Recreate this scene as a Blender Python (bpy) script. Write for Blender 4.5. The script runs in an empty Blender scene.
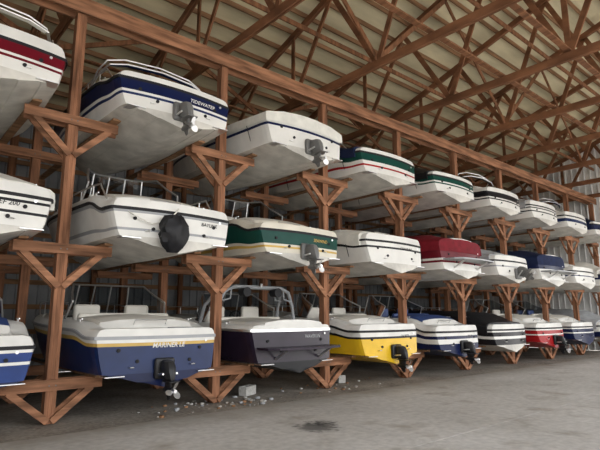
import bpy, math, random
from mathutils import Vector, Matrix, noise as mn
random.seed(7)
R=math.radians
scene=bpy.context.scene
scene.view_settings.view_transform='Standard'

# ------------------------------------------------------------------ materials
MATS={}
def nt(name):
    m=bpy.data.materials.new(name); m.use_nodes=True
    t=m.node_tree; b=t.nodes['Principled BSDF']
    return m,t,b
def mk(name,col,rough=.4,metal=0,coat=0,var=.12,scale=3.0,bump=0,stretch=(1,1,1),spec=.5):
    m,t,b=nt(name)
    tc=t.nodes.new('ShaderNodeTexCoord'); mp=t.nodes.new('ShaderNodeMapping')
    mp.inputs['Scale'].default_value=stretch
    n=t.nodes.new('ShaderNodeTexNoise'); n.inputs['Scale'].default_value=scale; n.inputs['Detail'].default_value=6
    t.links.new(tc.outputs['Object'],mp.inputs[0]); t.links.new(mp.outputs[0],n.inputs['Vector'])
    r=t.nodes.new('ShaderNodeValToRGB'); t.links.new(n.outputs['Fac'],r.inputs[0])
    d=[c*(1-var*1.6) for c in col]; l=[min(1,c*(1+var)) for c in col]
    r.color_ramp.elements[0].position=.3; r.color_ramp.elements[1].position=.68
    r.color_ramp.elements[0].color=(*d,1); r.color_ramp.elements[1].color=(*l,1)
    t.links.new(r.outputs[0],b.inputs['Base Color'])
    b.inputs['Roughness'].default_value=rough; b.inputs['Metallic'].default_value=metal
    b.inputs['Coat Weight'].default_value=coat; b.inputs['Coat Roughness'].default_value=.12
    b.inputs['Specular IOR Level'].default_value=spec
    if bump:
        bp=t.nodes.new('ShaderNodeBump'); bp.inputs['Strength'].default_value=bump; bp.inputs['Distance'].default_value=.02
        t.links.new(n.outputs['Fac'],bp.inputs['Height']); t.links.new(bp.outputs[0],b.inputs['Normal'])
    MATS[name]=m; return m
mk('white',(.72,.71,.67),.38,var=.08,scale=2,spec=.3)
mk('cream',(.66,.62,.52),.38,var=.08,scale=2,spec=.3)
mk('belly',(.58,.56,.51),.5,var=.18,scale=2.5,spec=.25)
mk('navy',(.006,.012,.055),.3,var=.1,spec=.2)
mk('royal',(.008,.035,.17),.3,var=.1,spec=.2)
mk('deepblue',(.010,.024,.090),.3,var=.1,spec=.25)
mk('green',(.006,.055,.042),.3,var=.1,spec=.2)
mk('maroon',(.13,.006,.014),.3,var=.1,spec=.2)
mk('red',(.34,.012,.015),.3,var=.1,spec=.2)
mk('yellow',(.76,.47,.02),.3,var=.06,spec=.3)
mk('gold',(.55,.36,.08),.3,var=.06,spec=.3)
mk('black',(.010,.010,.012),.3,var=.1,spec=.2)
mk('plum',(.022,.014,.027),.25,var=.15,spec=.3)
mk('grey',(.30,.31,.32),.4,var=.08)
mk('rubber',(.02,.02,.022),.6,var=.1,spec=.2)
mk('vinyl',(.66,.63,.56),.5,var=.06)
mk('vinyl_blue',(.03,.06,.18),.5,var=.06)
mk('carpet',(.16,.15,.14),.9,var=.2,scale=30)
mk('steel',(.78,.78,.78),.38,metal=1,var=.04)
mk('canvas_white',(.68,.67,.61),.8,var=.08,scale=5,bump=.25)
mk('canvas_navy',(.012,.020,.06),.8,var=.15,scale=5,bump=.25,spec=.2)
mk('canvas_red',(.17,.008,.016),.7,var=.15,scale=5,bump=.25,spec=.2)
mk('canvas_grey',(.36,.37,.38),.8,var=.1,scale=5,bump=.25)
mk('canvas_black',(.01,.01,.012),.5,var=.2,scale=8,bump=.4,spec=.3)
mk('drive_black',(.02,.02,.022),.35,var=.1,spec=.3)
mk('drive_grey',(.15,.15,.145),.4,var=.1)
mk('wood_post',(.27,.125,.068),.8,var=.38,scale=2.2,bump=.3,stretch=(5,5,.5),spec=.2)
mk('wood_arm',(.30,.145,.080),.8,var=.38,scale=2.2,bump=.3,stretch=(.6,5,5),spec=.2)
mk('wood_truss',(.22,.10,.05),.85,var=.3,scale=1.8,stretch=(5,.6,1.5),spec=.2)
mk('wood_purlin',(.27,.15,.08),.85,var=.25,scale=1.8,stretch=(.4,4,4),spec=.2)
mk('roof_deck',(.60,.53,.35),.85,var=.2,scale=.8,stretch=(.5,2,1),spec=.2)
mk('siding_dark',(.24,.25,.26),.5,var=.15,scale=1.5)
mk('siding_white',(.88,.88,.86),.5,var=.05,scale=1.2)
mk('stone',(.34,.31,.27),.9,var=.3,scale=12)
mk('block',(.48,.47,.44),.9,var=.15,scale=25,bump=.3)
def glass():
    m,t,b=nt('windshield_glass'); out=t.nodes['Material Output']
    tr=t.nodes.new('ShaderNodeBsdfTransparent'); tr.inputs[0].default_value=(.45,.48,.5,1)
    g=t.nodes.new('ShaderNodeBsdfGlossy'); g.inputs['Roughness'].default_value=.05
    f=t.nodes.new('ShaderNodeFresnel'); f.inputs[0].default_value=1.5
    mx=t.nodes.new('ShaderNodeMixShader')
    t.links.new(f.outputs[0],mx.inputs[0]); t.links.new(tr.outputs[0],mx.inputs[1]); t.links.new(g.outputs[0],mx.inputs[2])
    t.links.new(mx.outputs[0],out.inputs['Surface']); MATS['glass']=m
glass()
def concrete():
    m,t,b=nt('concrete_floor')
    tc=t.nodes.new('ShaderNodeTexCoord')
    n1=t.nodes.new('ShaderNodeTexNoise'); n1.inputs['Scale'].default_value=.35; n1.inputs['Detail'].default_value=8; n1.inputs['Roughness'].default_value=.6
    n2=t.nodes.new('ShaderNodeTexNoise'); n2.inputs['Scale'].default_value=9; n2.inputs['Detail'].default_value=8
    n3=t.nodes.new('ShaderNodeTexNoise'); n3.inputs['Scale'].default_value=1.3; n3.inputs['Detail'].default_value=5
    for n in (n1,n2,n3): t.links.new(tc.outputs['Object'],n.inputs['Vector'])
    r1=t.nodes.new('ShaderNodeValToRGB'); e=r1.color_ramp.elements
    e[0].position=.3; e[0].color=(.45,.425,.39,1); e[1].position=.7; e[1].color=(.61,.585,.555,1)
    t.links.new(n1.outputs['Fac'],r1.inputs[0])
    r2=t.nodes.new('ShaderNodeValToRGB'); e=r2.color_ramp.elements
    e[0].position=.3; e[0].color=(.80,.80,.80,1); e[1].position=.7; e[1].color=(1.05,1.05,1.05,1)
    t.links.new(n2.outputs['Fac'],r2.inputs[0])
    r3=t.nodes.new('ShaderNodeValToRGB'); e=r3.color_ramp.elements
    e[0].position=.26; e[0].color=(.66,.62,.57,1); e[1].position=.45; e[1].color=(1,1,1,1)
    t.links.new(n3.outputs['Fac'],r3.inputs[0])
    def mul(a_,b_):
        a=t.nodes.new('ShaderNodeMixRGB'); a.blend_type='MULTIPLY'; a.inputs[0].default_value=1
        t.links.new(a_,a.inputs[1]); t.links.new(b_,a.inputs[2]); return a.outputs[0]
    c=mul(mul(r1.outputs[0],r2.outputs[0]),r3.outputs[0])
    for px,py,rad in((5.5,6.0,.30),(5.75,6.15,.18)):
        d=t.nodes.new('ShaderNodeVectorMath'); d.operation='DISTANCE'; d.inputs[1].default_value=(px,py,0)
        t.links.new(tc.outputs['Object'],d.inputs[0])
        ad=t.nodes.new('ShaderNodeMath'); ad.operation='MULTIPLY_ADD'; ad.inputs[1].default_value=-.7
        t.links.new(n2.outputs['Fac'],ad.inputs[0]); t.links.new(d.outputs['Value'],ad.inputs[2])
        r=t.nodes.new('ShaderNodeMapRange'); r.inputs['From Min'].default_value=rad-.45; r.inputs['From Max'].default_value=rad-.24
        r.inputs['To Min'].default_value=.3; r.inputs['To Max'].default_value=1
        t.links.new(ad.outputs[0],r.inputs['Value'])
        c=mul(c,r.outputs[0])
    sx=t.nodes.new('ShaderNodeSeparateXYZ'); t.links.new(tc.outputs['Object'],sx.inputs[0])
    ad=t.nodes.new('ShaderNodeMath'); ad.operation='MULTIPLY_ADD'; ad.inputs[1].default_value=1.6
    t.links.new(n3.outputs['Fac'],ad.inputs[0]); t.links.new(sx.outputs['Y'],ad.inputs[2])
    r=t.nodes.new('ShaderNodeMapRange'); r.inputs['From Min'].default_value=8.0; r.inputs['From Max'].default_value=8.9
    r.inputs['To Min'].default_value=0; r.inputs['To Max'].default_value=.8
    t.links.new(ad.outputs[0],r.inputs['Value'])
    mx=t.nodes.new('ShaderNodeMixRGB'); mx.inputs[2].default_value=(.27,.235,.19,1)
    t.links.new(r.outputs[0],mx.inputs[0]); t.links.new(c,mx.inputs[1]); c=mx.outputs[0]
    t.links.new(c,b.inputs['Base Color']); b.inputs['Roughness'].default_value=.8; b.inputs['Specular IOR Level'].default_value=.3
    MATS['concrete']=m
concrete()
def dirt():
    m,t,b=nt('dirt')
    tc=t.nodes.new('ShaderNodeTexCoord')
    n=t.nodes.new('ShaderNodeTexNoise'); n.inputs['Scale'].default_value=14; n.inputs['Detail'].default_value=10
    n2=t.nodes.new('ShaderNodeTexNoise'); n2.inputs['Scale'].default_value=1.2; n2.inputs['Detail'].default_value=5
    mx=t.nodes.new('ShaderNodeMath'); mx.operation='ADD'
    for q in (n,n2): t.links.new(tc.outputs['Object'],q.inputs['Vector'])
    t.links.new(n.outputs['Fac'],mx.inputs[0]); t.links.new(n2.outputs['Fac'],mx.inputs[1])
    r=t.nodes.new('ShaderNodeValToRGB'); e=r.color_ramp.elements
    mm=t.nodes.new('ShaderNodeMath'); mm.operation='MULTIPLY'; mm.inputs[1].default_value=.5
    t.links.new(mx.outputs[0],mm.inputs[0]); t.links.new(mm.outputs[0],r.inputs[0])
    e[0].position=.35; e[0].color=(.15,.125,.10,1); e[1].position=.65; e[1].color=(.36,.32,.265,1)
    t.links.new(r.outputs[0],b.inputs['Base Color']); b.inputs['Roughness'].default_value=.95
    bp=t.nodes.new('ShaderNodeBump'); bp.inputs['Strength'].default_value=.6; bp.inputs['Distance'].default_value=.03
    t.links.new(n.outputs['Fac'],bp.inputs['Height']); t.links.new(bp.outputs[0],b.inputs['Normal'])
    MATS['dirt']=m
dirt()

# ------------------------------------------------------------------ mesh builder
class MB:
    def __init__(s): s.v=[];s.f=[];s.m=[];s.names=[]
    def mi(s,n):
        if n not in s.names: s.names.append(n)
        return s.names.index(n)
    def add(s,vs,fs,mat,M=None):
        o=len(s.v)
        for p in vs:
            p=Vector(p)
            s.v.append(M@p if M else p)
        for i,f in enumerate(fs):
            s.f.append([o+k for k in f]); s.m.append(s.mi(mat[i] if isinstance(mat,list) else mat))
    def box(s,c,size,mat,M=None,taper=1):
        x,y,z=size[0]/2,size[1]/2,size[2]/2; c=Vector(c)
        vs=[c+Vector((a*x*(taper if d>0 else 1),b*y*(taper if d>0 else 1),d*z)) for d in(-1,1) for b in(-1,1) for a in(-1,1)]
        fs=[(0,2,3,1),(4,5,7,6),(0,1,5,4),(2,6,7,3),(0,4,6,2),(1,3,7,5)]
        s.add(vs,fs,mat,M)
    def rbox(s,c,size,mat,r=.05,M=None):
        x,y,z=size[0]/2,size[1]/2,size[2]/2; r=min(r,x*.95,y*.95,z*.95)
        rings=[]
        for (zz,ins) in ((-z,r*.6),(-z+r*.5,0.12*r),(-z+r,0),(z-r,0),(z-r*.4,.15*r),(z,r*.7)):
            ring=[]
            for cx,cy,a0 in ((1,1,0),(-1,1,90),(-1,-1,180),(1,-1,270)):
                for k in range(4):
                    a=R(a0+k*30)
                    ring.append(Vector(c)+Vector((cx*(x-r)+(r-ins)*math.cos(a),cy*(y-r)+(r-ins)*math.sin(a),zz)))
            rings.append(ring)
        s.rings(rings,mat,True,True,M)
    def rings(s,rings,mat,cap0=True,cap1=True,M=None):
        n=len(rings[0]); vs=[p for r in rings for p in r]; fs=[]
        for i in range(len(rings)-1):
            for j in range(n):
                k=(j+1)%n
                fs.append((i*n+j,i*n+k,(i+1)*n+k,(i+1)*n+j))
        if cap0: fs.append(tuple(range(n-1,-1,-1)))
        if cap1: fs.append(tuple((len(rings)-1)*n+j for j in range(n)))
        s.add(vs,fs,mat,M)
    def tube(s,pts,r,mat,n=8,M=None):
        pts=[Vector(p) for p in pts]; rs=[]
        for i,p in enumerate(pts):
            d=(pts[min(i+1,len(pts)-1)]-pts[max(i-1,0)]).normalized()
            u=d.cross(Vector((0,0,1)))
            if u.length<.05: u=d.cross(Vector((1,0,0)))
            u.normalize(); w=d.cross(u)
            rr=r[i] if isinstance(r,(list,tuple)) else r
            rs.append([p+u*rr*math.cos(2*math.pi*k/n)+w*rr*math.sin(2*math.pi*k/n) for k in range(n)])
        s.rings(rs,mat,True,True,M)
    def beam(s,a,b,w,h,mat,up=Vector((0,0,1))):
        a=Vector(a);b=Vector(b);d=(b-a).normalized()
        u=d.cross(up)
        if u.length<.01: u=Vector((1,0,0))
        u.normalize(); v=u.cross(d)
        vs=[p+u*i*w/2+v*j*h/2 for p in(a,b) for i,j in((-1,-1),(1,-1),(1,1),(-1,1))]
        s.add(vs,[(0,1,2,3),(7,6,5,4),(0,4,5,1),(1,5,6,2),(2,6,7,3),(3,7,4,0)],mat)
    def grid(s,rows,mats,M=None):
        n=len(rows[0]); vs=[p for r in rows for p in r]; fs=[];ms=[]
        for i in range(len(rows)-1):
            for j in range(n-1):
                fs.append((i*n+j,i*n+j+1,(i+1)*n+j+1,(i+1)*n+j)); ms.append(mats[j] if isinstance(mats,list) else mats)
        s.add(vs,fs,ms,M)
    def build(s,name,smooth=True,loc=(0,0,0),rotz=0,angle=32,bevel=0):
        me=bpy.data.meshes.new(name); me.from_pydata([tuple(p) for p in s.v],[],s.f)
        for n in s.names: me.materials.append(MATS[n])
        me.polygons.foreach_set('material_index',s.m)
        if smooth: me.polygons.foreach_set('use_smooth',[True]*len(me.polygons))
        me.update()
        me.validate(clean_customdata=False)
        o=bpy.data.objects.new(name,me); scene.collection.objects.link(o)
        o.location=loc; o.rotation_euler=(0,0,rotz)
        if smooth:
            e=o.modifiers.new('split','EDGE_SPLIT'); e.split_angle=R(angle)
        return o

TXT={}
def text_mesh(txt,size,shear=0):
    k=(txt,size,shear)
    if k in TXT: return TXT[k]
    c=bpy.data.curves.new('t','FONT'); c.body=txt; c.size=size; c.shear=shear; c.align_x='CENTER'; c.resolution_u=2; c.offset=size*.012
    o=bpy.data.objects.new('t',c); scene.collection.objects.link(o)
    bpy.context.view_layer.update()
    dg=bpy.context.evaluated_depsgraph_get(); me=bpy.data.meshes.new_from_object(o.evaluated_get(dg))
    r=([v.co.copy() for v in me.vertices],[tuple(p.vertices) for p in me.polygons])
    bpy.data.objects.remove(o); bpy.data.curves.remove(c); bpy.data.meshes.remove(me)
    TXT[k]=r; return r

def sm(t): t=max(0,min(1,t)); return t*t*(3-2*t)
def lerp(a,b,t): return a+(b-a)*t

# ------------------------------------------------------------------ boats
def outdrive(mb,mat,trim,y0,zp,sc=.72):
    M0=Matrix.Translation((0,y0,zp))
    mb.rbox((0,-.03,.0),(.36,.10,.34),mat,.05,M0)
    M=Matrix.Translation((0,y0-.04,zp))@Matrix.Rotation(R(-trim),4,'X')@Matrix.Scale(sc,4)
    def sec(z,yc,ly,wx):
        return [Vector((wx*math.copysign(abs(math.sin(a))**.8,math.sin(a)),yc+ly*math.cos(a),z)) for a in [2*math.pi*k/14 for k in range(14)]]
    prof=[(.20,-.12,.13,.06),(.17,-.13,.20,.13),(.05,-.16,.25,.16),(-.10,-.20,.25,.14),(-.20,-.24,.22,.10),(-.24,-.26,.20,.07)]
    mb.rings([sec(*p) for p in prof],mat,True,True,M)
    mb.tube([(-.0,.02,0),(0,-.1,0)],.11,'rubber',10,M)
    for x in(-.17,.17): mb.tube([(x,.04,-.13),(x,-.30,-.10)],.025,'steel',6,M)
    mb.add([(-.05,-.02,-.25),(.05,-.02,-.25),(.16,-.3,-.25),(.13,-.56,-.25),(-.13,-.56,-.25),(-.16,-.3,-.25),
            (-.05,-.02,-.27),(.05,-.02,-.27),(.16,-.3,-.27),(.13,-.56,-.27),(-.13,-.56,-.27),(-.16,-.3,-.27)],
           [(0,1,2,3,4,5),(11,10,9,8,7,6)]+[(i,i+6,(i+1)%6+6,(i+1)%6) for i in range(6)],mat,M)
    prof=[(-.26,-.24,.16,.05),(-.36,-.23,.14,.04),(-.44,-.23,.15,.045)]
    mb.rings([sec(*p) for p in prof],mat,True,True,M)
    mb.tube([(0,.0,-.46),(0,-.05,-.46),(0,-.12,-.46),(0,-.35,-.46),(0,-.45,-.46)],[.01,.045,.07,.075,.06],mat,12,M)
    mb.add([(-.012,-.12,-.5),(-.012,-.34,-.5),(-.008,-.34,-.66),(-.008,-.25,-.68),(.012,-.12,-.5),(.012,-.34,-.5),(.008,-.34,-.66),(.008,-.25,-.68)],
           [(0,1,2,3),(7,6,5,4),(0,4,5,1),(1,5,6,2),(2,6,7,3),(3,7,4,0)],mat,M)
    mb.tube([(0,-.45,-.46),(0,-.60,-.46)],[.055,.04],'steel',10,M)
    for k in range(3):
        Mb=M@Matrix.Translation((0,-.52,-.46))@Matrix.Rotation(R(120*k+20),4,'Y')@Matrix.Rotation(R(35),4,'Z')
        vs=[(math.sin(a)*.07,.02*math.cos(a),.12-.09*math.cos(a)) for a in [2*math.pi*i/10 for i in range(10)]]
        mb.add(vs,[tuple(range(10))],'steel',Mb)

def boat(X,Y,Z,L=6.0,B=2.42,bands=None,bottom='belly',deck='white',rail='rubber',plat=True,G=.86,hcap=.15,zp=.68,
         cover=None,coverh=.35,drive=None,trim=0,ws=True,tower=False,bimini=None,name=None,tx=.45,tmat='black',
         pad='vinyl',bag=False,rotz=0,crail=False,boltplat=False,objname='motorboat',ropes=False,tsize=.10,arch=None,wsh=.56):
    mb=MB(); H=B/2
    bands=bands or [(1,'white')]
    cs0,cs1=.27,.53
    st=[0,.012,.03,.055,.07,.085,.1,.115,.13,.16,.2,.24,cs0-.004,cs0,.33,.4,.46,cs1,cs1+.012,.6,.66,.72,.78,.83,.87,.905,.935,.96,.98,.993,1]
    crv=.16
    def w(s):
        a=lerp(.935,1,sm(s/.3))
        if s<.035: a*=lerp(.955,1,math.sqrt(max(0,s/.035)))
        if s>.45: a*=(max(0,1-((s-.45)/.55)**2.3))**.75
        return max(.02,H*a)
    def zg(s):
        z=G+.20*max(0,s)**1.4
        if plat: z=zp+(z-zp)*sm((s-.05)/.11)
        return z
    def zk(s): return .95*zg(1)*max(0,(s-.62)/.38)**2.4
    def zc(s): return lerp(.25,.72,max(0,(s-.35)/.65)**1.6)
    ts=[0,.1,.2,.3,.4,.5,.6,.7,.8,.9,1]
    def bandmat(t):
        for u,m in bands:
            if t<u-1e-6: return m
        return bands[-1][1]
    def sec(s):
        ww=w(s); g=zg(s); k=zk(s); c=max(zc(s),k+.02); c=min(c,g-.1)
        k=min(k,c-.01)
        f=1-.45*max(0,(s-.4)/.6)**1.5
        bc=.86*ww*f
        p=[(0,k),(bc*.45,lerp(k,c,.43)),(bc*.47,lerp(k,c,.40)),(bc*.78,lerp(k,c,.76)),(bc*.80,lerp(k,c,.73)),(bc,c-.015),(bc+.05*f,c-.01)]
        x0=bc+.05*f; x0=min(x0,ww)
        for t in ts: p.append((lerp(x0,ww,t**.75),lerp(c,g,t)))
        rr=min(.03,ww*.3)
        p+= [(ww+rr,g+.005),(ww+rr,g+.05),(ww,g+.055)]
        io=min(.28,ww*.7)
        p+= [(ww-io*.08,g+.055+hcap*.5),(ww-io*.22,g+.055+hcap*.85),(ww-io*.5,g+.055+hcap),(ww-io,g+.055+hcap)]
        top=g+.055+hcap
        crown=.05
        if cs0<=s<=cs1 and not cover: zi=.38; crown=0
        elif s>cs1: zi=top; crown=.10*min(1,(1-s)*5)
        elif plat and s<.095: zi=top-.03; crown=.01
        else: zi=top+.05; crown=.06
        if ww-io<.03: zi=top
        xi=ww-io
        p+= [(xi*.97,zi),(xi*.6,zi+crown*.7),(xi*.3,zi+crown*.92),(0,zi+crown)]
        return p
    def ycv(x,s,z): return s*L-crv*(1-min(1,abs(x)/H)**2)*max(0,1-s*7)+(.10*z*max(0,1-s*6))
    def colmats(s):
        m=[bottom]*6
        m+=[bands[0][1]]
        for t in ts[:-1]: m.append(bandmat(t+.05))
        m+=[rail]*3
        m+=[deck]*4
        if cs0<=s<=cs1: inn='vinyl'
        elif .1<s<cs0: inn=pad
        else: inn=deck
        fl='carpet' if (cs0<=s<cs1 and not cover) else inn
        m+=[inn,fl,fl,fl]
        return m
    sections=[sec(s) for s in st]
    for sgn in(1,-1):
        for i in range(len(st)-1):
            r0=[Vector((sgn*x,ycv(x,st[i],z),z)) for x,z in sections[i]]
            r1=[Vector((sgn*x,ycv(x,st[i+1],z),z)) for x,z in sections[i+1]]
            if sgn>0: mb.grid([r0,r1],colmats((st[i]+st[i+1])/2))
            else: mb.grid([r1,r0],colmats((st[i]+st[i+1])/2))
    p=sections[0]; cm=colmats(0); N=10
    rows=[]
    for x,z in p: rows.append([Vector((lerp(-x,x,k/N),ycv(lerp(-x,x,k/N),0,z),z)) for k in range(N+1)])
    for j in range(len(rows)-1): mb.grid([rows[j],rows[j+1]],[cm[j]]*N)
    def yt(x,z): return ycv(x,0,z)
    for x,zz in((-.75,.62),(.72,.62),(-.45,.42),(.5,.40),(.86,.75)):
        z=zz*zg(0)/.86+.05
        mb.tube([(x,yt(x,z)+.005,z),(x,yt(x,z)-.02,z)],.03 if abs(x)<.8 else .022,'rubber' if abs(x)<.8 else 'steel',10)
    for x in(-.82,.82):
        mb.box((x,-.03,.21),(.32,.22,.012),'steel')
    for x in(-.55,.55):
        z=.34; y=yt(x,z)
        mb.tube([(x-.03,y,z),(x-.03,y-.05,z),(x+.03,y-.05,z),(x+.03,y,z)],.009,'steel',6)
    if name:
        vs,fs=text_mesh(name,tsize,.25)
        z0=zg(0)-.14
        mb.add([(q.x+tx,yt(q.x+tx,z0+q.y)-.006,z0+q.y) for q in vs],fs,tmat)
    if boltplat:
        zb=.50; pts=[]
        for a in range(0,13):
            x=lerp(-H*.82,H*.82,a/12); y=-.50-.12*(1-(x/(H*.82))**2) + (.14 if a in(0,12) else 0)
            pts.append((x,y))
        top=[Vector((x,y,zb+.04)) for x,y in pts]+[Vector((H*.82,.0,zb+.04)),Vector((-H*.82,.0,zb+.04))]
        bot=[Vector((q.x,q.y,zb)) for q in top]
        mb.rings([bot,top],boltplat)
        for x in(-.6,.6): mb.beam((x,-.1,.3),(x,-.45,zb-.01),.04,.04,'steel')
    if plat:
        zz=zg(0)+.055+hcap+.0
        mb.rbox((.45,.18,zz-.005),(.4,.26,.03),'grey',.02)
        mb.tube([(-.3,.5,zz+.06),(-.3,.44,zz+.14),(.3,.44,zz+.14),(.3,.5,zz+.06)],.012,'steel',6)
    ztop=lambda s: zg(s)+.055+hcap
    if crail:
        for sg in(-1,1):
            pts=[]
            for k in range(9):
                s=lerp(.09,.5,k/8); pts.append((sg*(w(s)-.12),s*L,ztop(s)+(.20 if 0<k<8 else 0)))
            mb.tube(pts,.016,'steel',6)
            for k in(2,4,6): mb.tube([pts[k],(pts[k][0],pts[k][1],pts[k][2]-.21)],.012,'steel',6)
    if arch:
        s=.22
        for dy,hh,rr in((.0,.52,.018),(.16,.36,.018)):
            z0=ztop(s); ww=w(s)-.08
            pts=[(-ww,s*L+.3,z0),(-ww*.97,s*L-.05-dy,z0+hh*.6),(-ww*.88,s*L-.25-dy,z0+hh*.9),(-ww*.6,s*L-.35-dy,z0+hh+.02),(0,s*L-.40-dy,z0+hh+.05),(ww*.6,s*L-.35-dy,z0+hh+.02),(ww*.88,s*L-.25-dy,z0+hh*.9),(ww*.97,s*L-.05-dy,z0+hh*.6),(ww,s*L+.3,z0)]
            mb.tube(pts,rr,'steel',6)
        mb.tube([(q[0]*.97,q[1]+.10,q[2]+.03) for q in pts[2:7]],[.02,.035,.045,.035,.02],arch,10)
    if not cover:
        yb=cs0*L
        mb.rbox((0,yb+.28,.58),(w(.3)*1.5,.5,.38),'vinyl',.08)
        mb.rbox((0,yb+.03,ztop(.27)-.12),(w(.3)*1.5,.14,.5),pad,.06)
        for x in(-.52,.52):
            mb.tube([(x,yb+1.0,.38),(x,yb+1.0,.6)],.05,'steel',8)
            mb.rbox((x,yb+1.0,.68),(.52,.5,.16),'vinyl',.06)
            mb.rbox((x,yb+.76,1.05),(.52,.14,.68),'vinyl_blue' if bands[0][1] in('royal','navy') else 'vinyl',.06)
        cx,cy,cz=.5,cs1*L-.16,1.12
        ring=[(cx+.18*math.cos(a),cy-.05*math.sin(a),cz+.17*math.sin(a)) for a in [2*math.pi*k/14 for k in range(15)]]
        mb.tube(ring,.014,'rubber',6); mb.tube([(cx,cy,cz),(cx,cy+.18,cz-.03)],.03,'rubber',6)
    if ws and not cover:
        sW=.54; n=16; base=[];topp=[]
        for k in range(n+1):
            u=lerp(-1,1,k/n); au=abs(u)
            s=sW-.20*au**3.2
            xi=(w(s)-.20)*math.copysign(au**.8,u)
            base.append(Vector((xi,s*L,ztop(s)+.02+(.07*(1-au) if s>cs1 else .0))))
            hh=wsh*lerp(1,.45,max(0,(au-.75)/.25))
            topp.append(Vector((xi*.93,s*L-.26+.12*au,ztop(s)+.06+hh)))
        mb.grid([base,topp],'glass')
        mb.tube(topp,.020,'steel',6); mb.tube(base,.018,'rubber',6)
        for k in(0,4,7,9,12,16): mb.tube([base[k],topp[k]],.017,'steel',6)
    for sg in(-1,1):
        pts=[(sg*max(.03,w(s)-.1),s*L,ztop(s)+h) for s,h in((.62,0),(.66,.2),(.76,.26),(.86,.27),(.94,.27),(.985,.25))]
        mb.tube(pts,.012,'steel',6)
        for k in(2,3,4): mb.tube([pts[k],(pts[k][0],pts[k][1],ztop(pts[k][1]/L))],.01,'steel',6)
        for s in(.17,.58):
            x=sg*(w(s)-.13); zz=ztop(s)+.04
            mb.tube([(x,s*L-.1,zz),(x,s*L+.1,zz)],.012,'steel',6); mb.tube([(x,s*L,zz),(x,s*L,zz-.05)],.014,'steel',6)
    if tower:
        s0=.22
        for dy in(0,.55):
            z0=ztop(s0)
            pts=[(-w(s0)+.08,s0*L+dy*1.3,z0),(-w(s0)+.12,s0*L+dy+.05,z0+.40),(-w(s0)+.28,s0*L+dy*.6,z0+.72),(-w(s0)*.55,s0*L+dy*.5,z0+.82),(w(s0)*.55,s0*L+dy*.5,z0+.82),(w(s0)-.28,s0*L+dy*.6,z0+.72),(w(s0)-.12,s0*L+dy+.05,z0+.40),(w(s0)-.08,s0*L+dy*1.3,z0)]
            mb.tube(pts,.042,'grey',8)
        for x in(-.62,-.2,.2,.62):
            mb.tube([(x,s0*L-.05,z0+.82),(x,s0*L+.32,z0+.82)],.022,'grey',6)
        for sg in(-1,1):
            for dy in(.0,.35):
                x=sg*(w(s0)-.2)
                mb.tube([(x,s0*L+dy,z0+.50),(x-sg*.22,s0*L+dy,z0+.55),(x-sg*.24,s0*L+dy,z0+.75)],.02,'grey',6)
            mb.tube([(sg*.45,s0*L-.2,z0+.70),(sg*.45,s0*L+.05,z0+.70)],[.11,.09],'rubber',12)
        mb.tube([(0,s0*L-.1,z0+.82),(0,s0*L-.12,z0+.9)],.03,'steel',8)
    if cover:
        rows=[]
        S=[.0 if not plat else .03,.04,.08,.12,.17,.23,.3,.37,.44,.5,.56,.64,.72,.8,.87,.93,.97,.995]
        for s in S:
            r=[]; ww=w(s)+.045; g=zg(s)
            pk=coverh*(.45+.55*sm(s/.25))*(1-.75*sm((s-.5)/.5))
            pk*= .9+.1*math.cos(s*40)
            e0=sm(s/.06) if s>0 else 0
            pts=[(1.0,g-.10),(1.005,g+.04),(.99,g+.055+hcap*.7),(.93,g+.07+hcap)]
            for a in(.8,.62,.42,.2,0): pts.append((a,g+.08+hcap+pk*(1-a**2.2)*max(.25,e0)))
            half=[]
            for i,(a,z) in enumerate(pts):
                nz=mn.noise(Vector((a*3+X,s*14+Z,z*3)))*.035
                half.append((a*ww,z+nz))
            full=[(-a,z) for a,z in half]+[(a,z) for a,z in half[::-1][1:]]
            for x,z in full:
                y=ycv(x,s,z)
                if s==S[0]: y-=.05
                r.append(Vector((x,y,z)))
            rows.append(r)
        r0=[Vector((v.x*.99,v.y,min(v.z,zg(0)+.0-.10))) for v in rows[0]]
        mb.grid([r0]+rows,cover)
        for s in(.1,.3,.48):
            for sg in(-1,1): mb.tube([(sg*(w(s)+.05),s*L,zg(s)-.09),(sg*w(s)*.9,s*L+.02,.3)],.008,'rubber',5)
    if bag:
        rows=[]
        for i in range(9):
            t=i/8; z=lerp(.62,.0,t); rad=.05+.19*math.sin(math.pi*min(1,.12+t*.86))**.7
            ring=[]
            for k in range(18):
                a=2*math.pi*k/18; q=1+.35*mn.noise(Vector((math.cos(a)*2.6,math.sin(a)*2.6,t*6)))+.08*math.sin(a*5+t*6)
                ring.append(Vector((rad*q*math.cos(a)-.16,-.26+rad*.8*q*math.sin(a),z)))
            rows.append(ring)
        mb.rings(rows,'canvas_black')
        mb.rbox((-.12,-.12,.3),(.3,.3,.3),'drive_black',.05)
    elif drive: outdrive(mb,drive,trim,-crv+.03,.30)
    if ropes:
        mb.tube([(-.9,.5,zg(.1)+.2),(-.95,.2,zg(0)+.1),(-.8,-.12,zg(0)-.1),(-.5,-.15,zg(0)-.22),(-.2,-.2,zg(0)-.1),(0,-.1,zg(0)+.1)],.012,'canvas_white',6)
    return mb.build(objname,True,(X,Y,Z),rotz,angle=30)

P0=2.42; SP=3.05; YF=9.0
ARM=[.68,2.88,5.15]
KZ=[a+.045-.205 for a in ARM]
def bx(k): return P0+SP*(k-.5)
def place(level,k,y=None,**kw):
    y=(8.0,7.95,8.05)[level] if y is None else y
    r=kw.pop('rz',random.uniform(-.6,.6))
    return boat(bx(k)+kw.pop('dx',0),y,KZ[level],rotz=R(r),**kw)
W='white'
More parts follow.
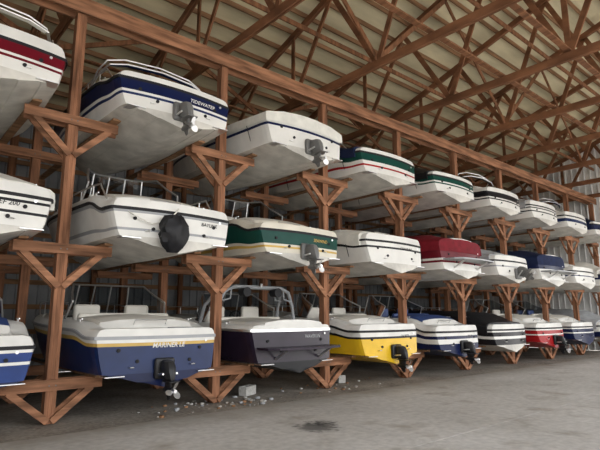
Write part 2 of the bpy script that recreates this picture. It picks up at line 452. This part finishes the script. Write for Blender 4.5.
# ---- top row
place(2,0,y=8.0,bands=[(.4,W),(.5,'maroon'),(.6,W),(1,'maroon')],crail=True,G=.97,hcap=.18,arch='canvas_white')
place(2,1,y=8.0,bands=[(.4,W),(.5,'deepblue'),(.6,W),(1,'navy')],arch='canvas_navy',crail=True,name='TIDEWATER',tmat='white',drive='drive_grey',G=.84,zp=.72,deck='white',pad='vinyl_blue',hcap=.10)
place(2,2,y=7.9,bands=[(.7,W),(.8,'navy'),(.9,W),(1,'navy')],cover='canvas_white',coverh=.34,plat=False,drive='drive_grey',hcap=.06,G=.80)
place(2,3,bands=[(.3,W),(.4,'red'),(.6,W),(1,'green')],cover='canvas_navy',coverh=.14,G=.88,crail=True,hcap=.1,zp=.72)
place(2,4,bands=[(.5,W),(.6,'green'),(.7,W),(1,'green')],pad='canvas_black',cover='canvas_black',coverh=.25,hcap=.1)
place(2,5,bands=[(.5,W),(.6,'black'),(.7,W),(1,'black')],arch='canvas_black',crail=True)
place(2,6,bands=[(.5,W),(.6,'black'),(.8,W),(.9,'black'),(1,W)],cover='canvas_grey',coverh=.2)
place(2,7,bands=[(.5,W),(.8,'deepblue'),(1,W)],arch='canvas_navy')
place(2,8,bands=[(.5,W),(1,'navy')],cover='canvas_navy',hcap=.1)
# ---- middle row
place(1,0,y=8.1,bands=[(.4,W),(.5,'black'),(.8,W),(.9,'black'),(1,W)],cover='canvas_white',coverh=.2,name='REEF 200')
place(1,1,y=7.9,bands=[(.2,W),(.3,'grey'),(.9,W),(1,'grey')],name='BAYLINE',tx=.62,tsize=.09,bag=True,rail='rubber',G=.86,hcap=.14,ropes=True,crail=True,wsh=.8)
place(1,2,y=8.05,bands=[(.2,'cream'),(.3,'gold'),(.4,'cream'),(1,'green')],deck='cream',name='SEAWIND',tmat='gold',drive='drive_grey',hcap=.12,wsh=.8)
place(1,3,bands=[(.7,W),(.8,'black'),(1,W)],name='COASTLINE',tx=.3,cover='canvas_white',coverh=.10,zp=.74)
place(1,4,bands=[(.3,W),(.4,'maroon'),(.5,W),(1,'maroon')],cover='canvas_red',coverh=.35,plat=False,boltplat='grey')
place(1,5,bands=[(.6,W),(.7,'grey'),(1,W)],cover='canvas_grey',coverh=.15,drive='drive_grey',trim=45)
place(1,6,bands=[(.6,W),(1,'navy')],cover='canvas_navy',coverh=.4,plat=False,boltplat='grey')
place(1,7,bands=[(.6,W),(.7,'deepblue'),(1,W)])
place(1,8,bands=[(.6,W),(1,'navy')],cover='canvas_white')
# ---- bottom row
place(0,0,y=8.35,bands=[(.5,'royal'),(.6,W),(.9,'royal'),(1,W)],bottom='navy',pad='vinyl_blue',wsh=.6)
place(0,1,y=8.25,bands=[(.8,'deepblue'),(.9,'gold'),(1,W)],bottom='navy',name='MARINER LE',tx=.1,drive='drive_black',rail='grey',tmat='white',zp=.78,G=.88,hcap=.12,tsize=.11,wsh=.62)
place(0,2,y=8.3,bands=[(1,'plum')],bottom='black',deck='white',plat=False,boltplat='plum',tower=True,name='WAVERUN',tmat='grey',rail='steel',drive=None,G=.84,hcap=.08,objname='wakeboard_boat',wsh=.6)
place(0,3,y=8.2,bands=[(.7,'yellow'),(.8,'black'),(1,W)],bottom='yellow',name='CRUISER',hcap=.14,zp=.76,drive='drive_black',wsh=.6)
place(0,4,y=8.2,bands=[(.3,'navy'),(.6,W),(.8,'navy'),(1,W)],bottom='navy',name='SPORT',drive='drive_black',pad='vinyl_blue',wsh=.6)
place(0,5,y=8.2,bands=[(.4,'black'),(.6,W),(.9,'black'),(1,W)],cover='canvas_black',coverh=.2)
place(0,6,y=8.2,bands=[(.5,'red'),(.6,W),(.9,'red'),(1,W)],drive='drive_black',bottom='red',wsh=.6)
place(0,7,y=8.2,bands=[(.5,'navy'),(.6,W),(.9,'navy'),(1,W)],bottom='navy',wsh=.6)
place(0,8,y=8.2,bands=[(.5,'navy'),(1,W)],cover='canvas_grey')

# ------------------------------------------------------------------ rack frames
for k in range(-1,9):
    x=P0+SP*k; mb=MB()
    for row,y in enumerate((YF,YF+2.5,YF+5.0)):
        for i in(-1,0,1):
            mb.box((x+i*.057,y,3.56),(.054,.18,7.12),'wood_post')
        for li,a in enumerate(ARM):
            for sy in(-1,1):
                yy=y+sy*.112
                j=random.uniform(-.03,.03)
                x0,x1=x-.78+j,x+.78+j
                if k==8: x1=x+.12
                mb.box(((x0+x1)/2,yy,a-.085),(x1-x0,.042,.17),'wood_arm')
                if row==0 or li==0:
                    dz=.52 if li else .44
                    for sx in(-1,1):
                        if k==8 and sx>0: continue
                        mb.beam((x+sx*.62,yy,a-.15),(x+sx*.03,yy,a-.2-dz),.04,.105,'wood_arm')
            for sx in(-1,1):
                mb.tube([(x+sx*.05,y-.133,a-.09),(x+sx*.05,y-.145,a-.09)],.012,'drive_grey',6)
    for a in ARM:
        for sx in(-1,1):
            if k==8 and sx>0: continue
            mb.box((x+sx*.66,YF+2.45,a+.02),(.14,5.6,.04),'wood_purlin')
            mb.box((x+sx*.66,YF+2.45,a+.043),(.14,5.6,.008),'carpet')
    mb.build('boat_storage_rack',False)

# ------------------------------------------------------------------ roof structure
YB=16.6; YE=-3.6; YR=4.0; X0=-6.8; X1=27.3
ZB=7.42
def zr(y): return 11.75-abs(y-YR)*.325
mb=MB()
for y in (YF-.14,YF+.14): mb.box(((X0+X1)/2,y,7.27),(X1-X0-.3,.045,.30),'wood_arm')
mb.build('header_beam',False)
mb=MB()
for y in (YE+.3,): mb.box(((X0+X1)/2,y,9.0),(X1-X0-.3,.09,.24),'wood_arm')
mb.build('header_beam',False)
for k in range(-3,9):
    x=P0+SP*k
    mb=MB()
    for dx in(-.03,.03):
        X=x+dx
        mb.beam((X,YB-.1,ZB+.10),(X,YE+.1,ZB+.10),.04,.19,'wood_truss')
        mb.beam((X,YB-.1,zr(YB)-.10),(X,YR,zr(YR)-.10),.04,.19,'wood_truss')
        mb.beam((X,YE+.1,zr(YE)-.10),(X,YR,zr(YR)-.10),.04,.19,'wood_truss')
    bn=[16.3,13.2,10.2,7.1,4.0,.9,-3.3]
    tn=[14.8,11.7,8.6,5.6,2.4,-1.2]
    for i in range(6):
        mb.beam((x,bn[i],ZB+.12),(x,tn[i],zr(tn[i])-.12),.045,.14,'wood_truss')
        mb.beam((x,bn[i+1],ZB+.12),(x,tn[i],zr(tn[i])-.12),.045,.14,'wood_truss')
    for y in(10.2,4.0):
        mb.beam((x,y,ZB+.15),(x,y,zr(y)-.12),.04,.13,'wood_truss')
    mb.build('roof_truss',False)
mb=MB()
y=YB-.15
while y>YE:
    if abs(y-YR)>.1: mb.box(((X0+X1)/2,y,zr(y)+.07),(X1-X0-.1,.045,.14),'wood_purlin')
    y-=.62
mb.build('roof_purlins',False)
mb=MB()
for y in(13.2,11.7,5.6,4.0,.9): mb.beam((X0+.2,y,ZB+.24),(P0+SP*8,y,ZB+.24),.13,.04,'wood_truss')
for y in(8.6,5.6,2.4): mb.beam((X0+.2,y+.1,(ZB+zr(y))/2),(P0+SP*8,y+.1,(ZB+zr(y))/2),.04,.13,'wood_truss')
for k in range(-2,8,1):
    x=P0+SP*k
    for y in(7.1,1.0,11.7):
        if (k%2)==0: mb.beam((x,y,ZB+.22),(x+SP,y,zr(y)-.2),.04,.12,'wood_truss')
        else: mb.beam((x,y,zr(y)-.2),(x+SP,y,ZB+.22),.04,.12,'wood_truss')
mb.build('truss_bracing',False)
mb=MB()
for (ya,yb) in((YB+.4,YR),(YR,YE-.6)):
    za,zb=zr(ya)+.145,zr(yb)+.145
    mb.add([(X0-.3,ya,za),(X1+.3,ya,za),(X1+.3,yb,zb),(X0-.3,yb,zb)],[(0,1,2,3)],'roof_deck')
    mb.add([(X0-.3,ya,za+.06),(X1+.3,ya,za+.06),(X1+.3,yb,zb+.06),(X0-.3,yb,zb+.06)],[(3,2,1,0)],'siding_dark')
mb.build('ceiling',False)

# ------------------------------------------------------------------ walls
def ribwall(a,b,ztopf,mat,inward,pitch=.30,depth=.035,mb=None,zlo=0):
    mb=mb or MB(); a=Vector(a);b=Vector(b); d=(b-a); Lw=d.length; d.normalize(); n=Vector(inward)
    pts=[]; t=0
    while t<Lw:
        for o,h in((0,0),(.20,0),(.225,1),(.265,1),(.29,0)):
            if t+o<=Lw: pts.append((t+o,h))
        t+=pitch
    pts.append((Lw,0)); lo=[];hi=[]
    for t,h in pts:
        p=a+d*t+n*depth*h; lo.append(Vector((p.x,p.y,zlo))); hi.append(Vector((p.x,p.y,ztopf(p))))
    mb.grid([lo,hi],mat)
    return mb
mb=ribwall((X0,YB+.12,0),(X1,YB+.12,0),lambda p:zr(YB)+.1,'siding_dark',(0,-1,0))
z=.5
while z<7.8:
    mb.box(((X0+X1)/2,YB+.02,z),(X1-X0-.1,.04,.14),'wood_purlin'); z+=.72
for k in range(-3,9): mb.box((P0+SP*k,YB-.08,3.7),(.14,.14,7.4),'wood_post')
mb.build('wall_back',False)
# end wall with an unseen opening, added on the aisle side to let in daylight
tf=lambda p:zr(p.y)+.12
mb=ribwall((X1,5.2,0),(X1,YB+.1,0),tf,'siding_white',(-1,0,0))
ribwall((X1,-2.6,0),(X1,5.2,0),tf,'siding_white',(-1,0,0),mb=mb,zlo=6.2)
ribwall((X1,YE,0),(X1,-2.6,0),tf,'siding_white',(-1,0,0),mb=mb)
for y in(5.2,-2.6): mb.box((X1-.03,y,3.1),(.12,.14,6.2),'wood_purlin')
mb.box((X1-.03,1.3,6.25),(.12,7.9,.2),'wood_purlin')
mb.build('wall_right',False)
mb=ribwall((X0,YE,0),(X0,YB+.1,0),tf,'siding_white',(1,0,0))
mb.build('wall_left',False)
mb=MB()
for k in range(-2,9,2):
    mb.box((P0+SP*k,YE+.18,4.43),(.19,.15,8.86),'wood_post')
mb.build('eave_posts',False)

# ------------------------------------------------------------------ ground
mb=MB(); EY=8.05
xs=[X0-.2]
x=-3.2
while x<X1: xs.append(x); x+=4.6
xs.append(X1)
ys=[-9,-4.3,.4,4.3,EY]
for i in range(len(xs)-1):
    for j in range(len(ys)-1):
        g=.006
        mb.box(((xs[i]+xs[i+1])/2,(ys[j]+ys[j+1])/2,-.06),(xs[i+1]-xs[i]-2*g,ys[j+1]-ys[j]-2*g,.12),'concrete')
mb.build('floor',False)
mb=MB()
rows=[]
nx,ny=170,40
for j in range(ny+1):
    r=[]
    for i in range(nx+1):
        x=lerp(X0,X1,i/nx); y=lerp(EY-.02,YB+.1,j/ny)
        r.append(Vector((x,y,-.012+.014*mn.noise(Vector((x*2,y*2,0)))+.008*mn.noise(Vector((x*7,y*7,3))))))
    rows.append(r)
mb.grid(rows,'dirt')
def pebble(x,y,s,mat='stone'):
    vs=[]
    for zz,rr in((0,.7),(.35,1),(.75,.75)):
        for k in range(6):
            a=k*math.pi/3+random.uniform(-.3,.3); q=rr*random.uniform(.75,1.15)
            vs.append((x+s*q*math.cos(a),y+s*q*math.sin(a),zz*s-.012))
    fs=[tuple(range(12,18))]+[(i*6+k,i*6+(k+1)%6,(i+1)*6+(k+1)%6,(i+1)*6+k) for i in range(2) for k in range(6)]
    mb.add(vs,fs,mat)
for i in range(320):
    x=random.uniform(-1,26); y=random.gauss(8.4,.25)
    pebble(x,max(8.0,y),random.uniform(.006,.018))
for i in range(60):
    pebble(random.gauss(5.7,.8),random.uniform(8.2,9.4),random.uniform(.015,.06),random.choice(['stone','block','wood_purlin','canvas_grey']))
for i in range(25):
    pebble(random.gauss(8.9,.8),random.uniform(8.4,9.6),random.uniform(.015,.05),random.choice(['stone','block','wood_purlin']))
mb.build('dirt_ground',True,angle=80)
mb=MB()
mb.add([(-120,-120,-.13),(160,-120,-.13),(160,100,-.13),(-120,100,-.13)],[(0,1,2,3)],'concrete')
mb.build('ground',False)
def hblock(x,y,rz):
    mb=MB()
    for dx in(-.18,0,.18): mb.box((dx,0,.095),(.035,.19,.19),'block')
    for dy in(-.08,.08): mb.box((0,dy,.095),(.36,.032,.188),'block')
    mb.build('concrete_block',False,(x,y,0),rz)
hblock(6.5,9.3,.4); hblock(9.5,9.5,1.2)

# ------------------------------------------------------------------ light + camera
w=bpy.data.worlds.new('World'); scene.world=w; w.use_nodes=True
t=w.node_tree; bg=t.nodes['Background']
tc=t.nodes.new('ShaderNodeTexCoord'); sp=t.nodes.new('ShaderNodeSeparateXYZ'); rp=t.nodes.new('ShaderNodeValToRGB')
t.links.new(tc.outputs['Generated'],sp.inputs[0]); t.links.new(sp.outputs['Z'],rp.inputs[0]); t.links.new(rp.outputs[0],bg.inputs[0])
rp.color_ramp.elements[0].color=(1.0,.98,.95,1); rp.color_ramp.elements[1].color=(.86,.92,1,1); rp.color_ramp.elements[1].position=.6
bg.inputs[1].default_value=3.6
sun=bpy.data.lights.new('sun','SUN'); sun.energy=6.0; sun.angle=R(10); sun.color=(1,.95,.87)
so=bpy.data.objects.new('sun',sun); scene.collection.objects.link(so)
so.rotation_euler=Vector((.25,1,-2.1)).to_track_quat('-Z','Y').to_euler()
def portal(loc,d,sx,sy):
    pl=bpy.data.lights.new('sky_portal','AREA'); pl.shape='RECTANGLE'; pl.size=sx; pl.size_y=sy
    pl.cycles.is_portal=True
    po=bpy.data.objects.new('sky_portal',pl); scene.collection.objects.link(po)
    po.location=loc; po.rotation_euler=Vector(d).to_track_quat('-Z','Z').to_euler()
portal(((X0+X1)/2,YE-.3,4.5),(0,1,0),X1-X0,9.0)
portal((X1+.3,1.3,3.1),(-1,0,0),7.8,6.2)

cam=bpy.data.cameras.new('Camera'); co=bpy.data.objects.new('Camera',cam); scene.collection.objects.link(co)
cam.lens=30.0; cam.sensor_width=36; cam.clip_end=500
co.location=(0,0,1.7); co.rotation_euler=(R(100.2),0,R(-40.7))
scene.camera=co
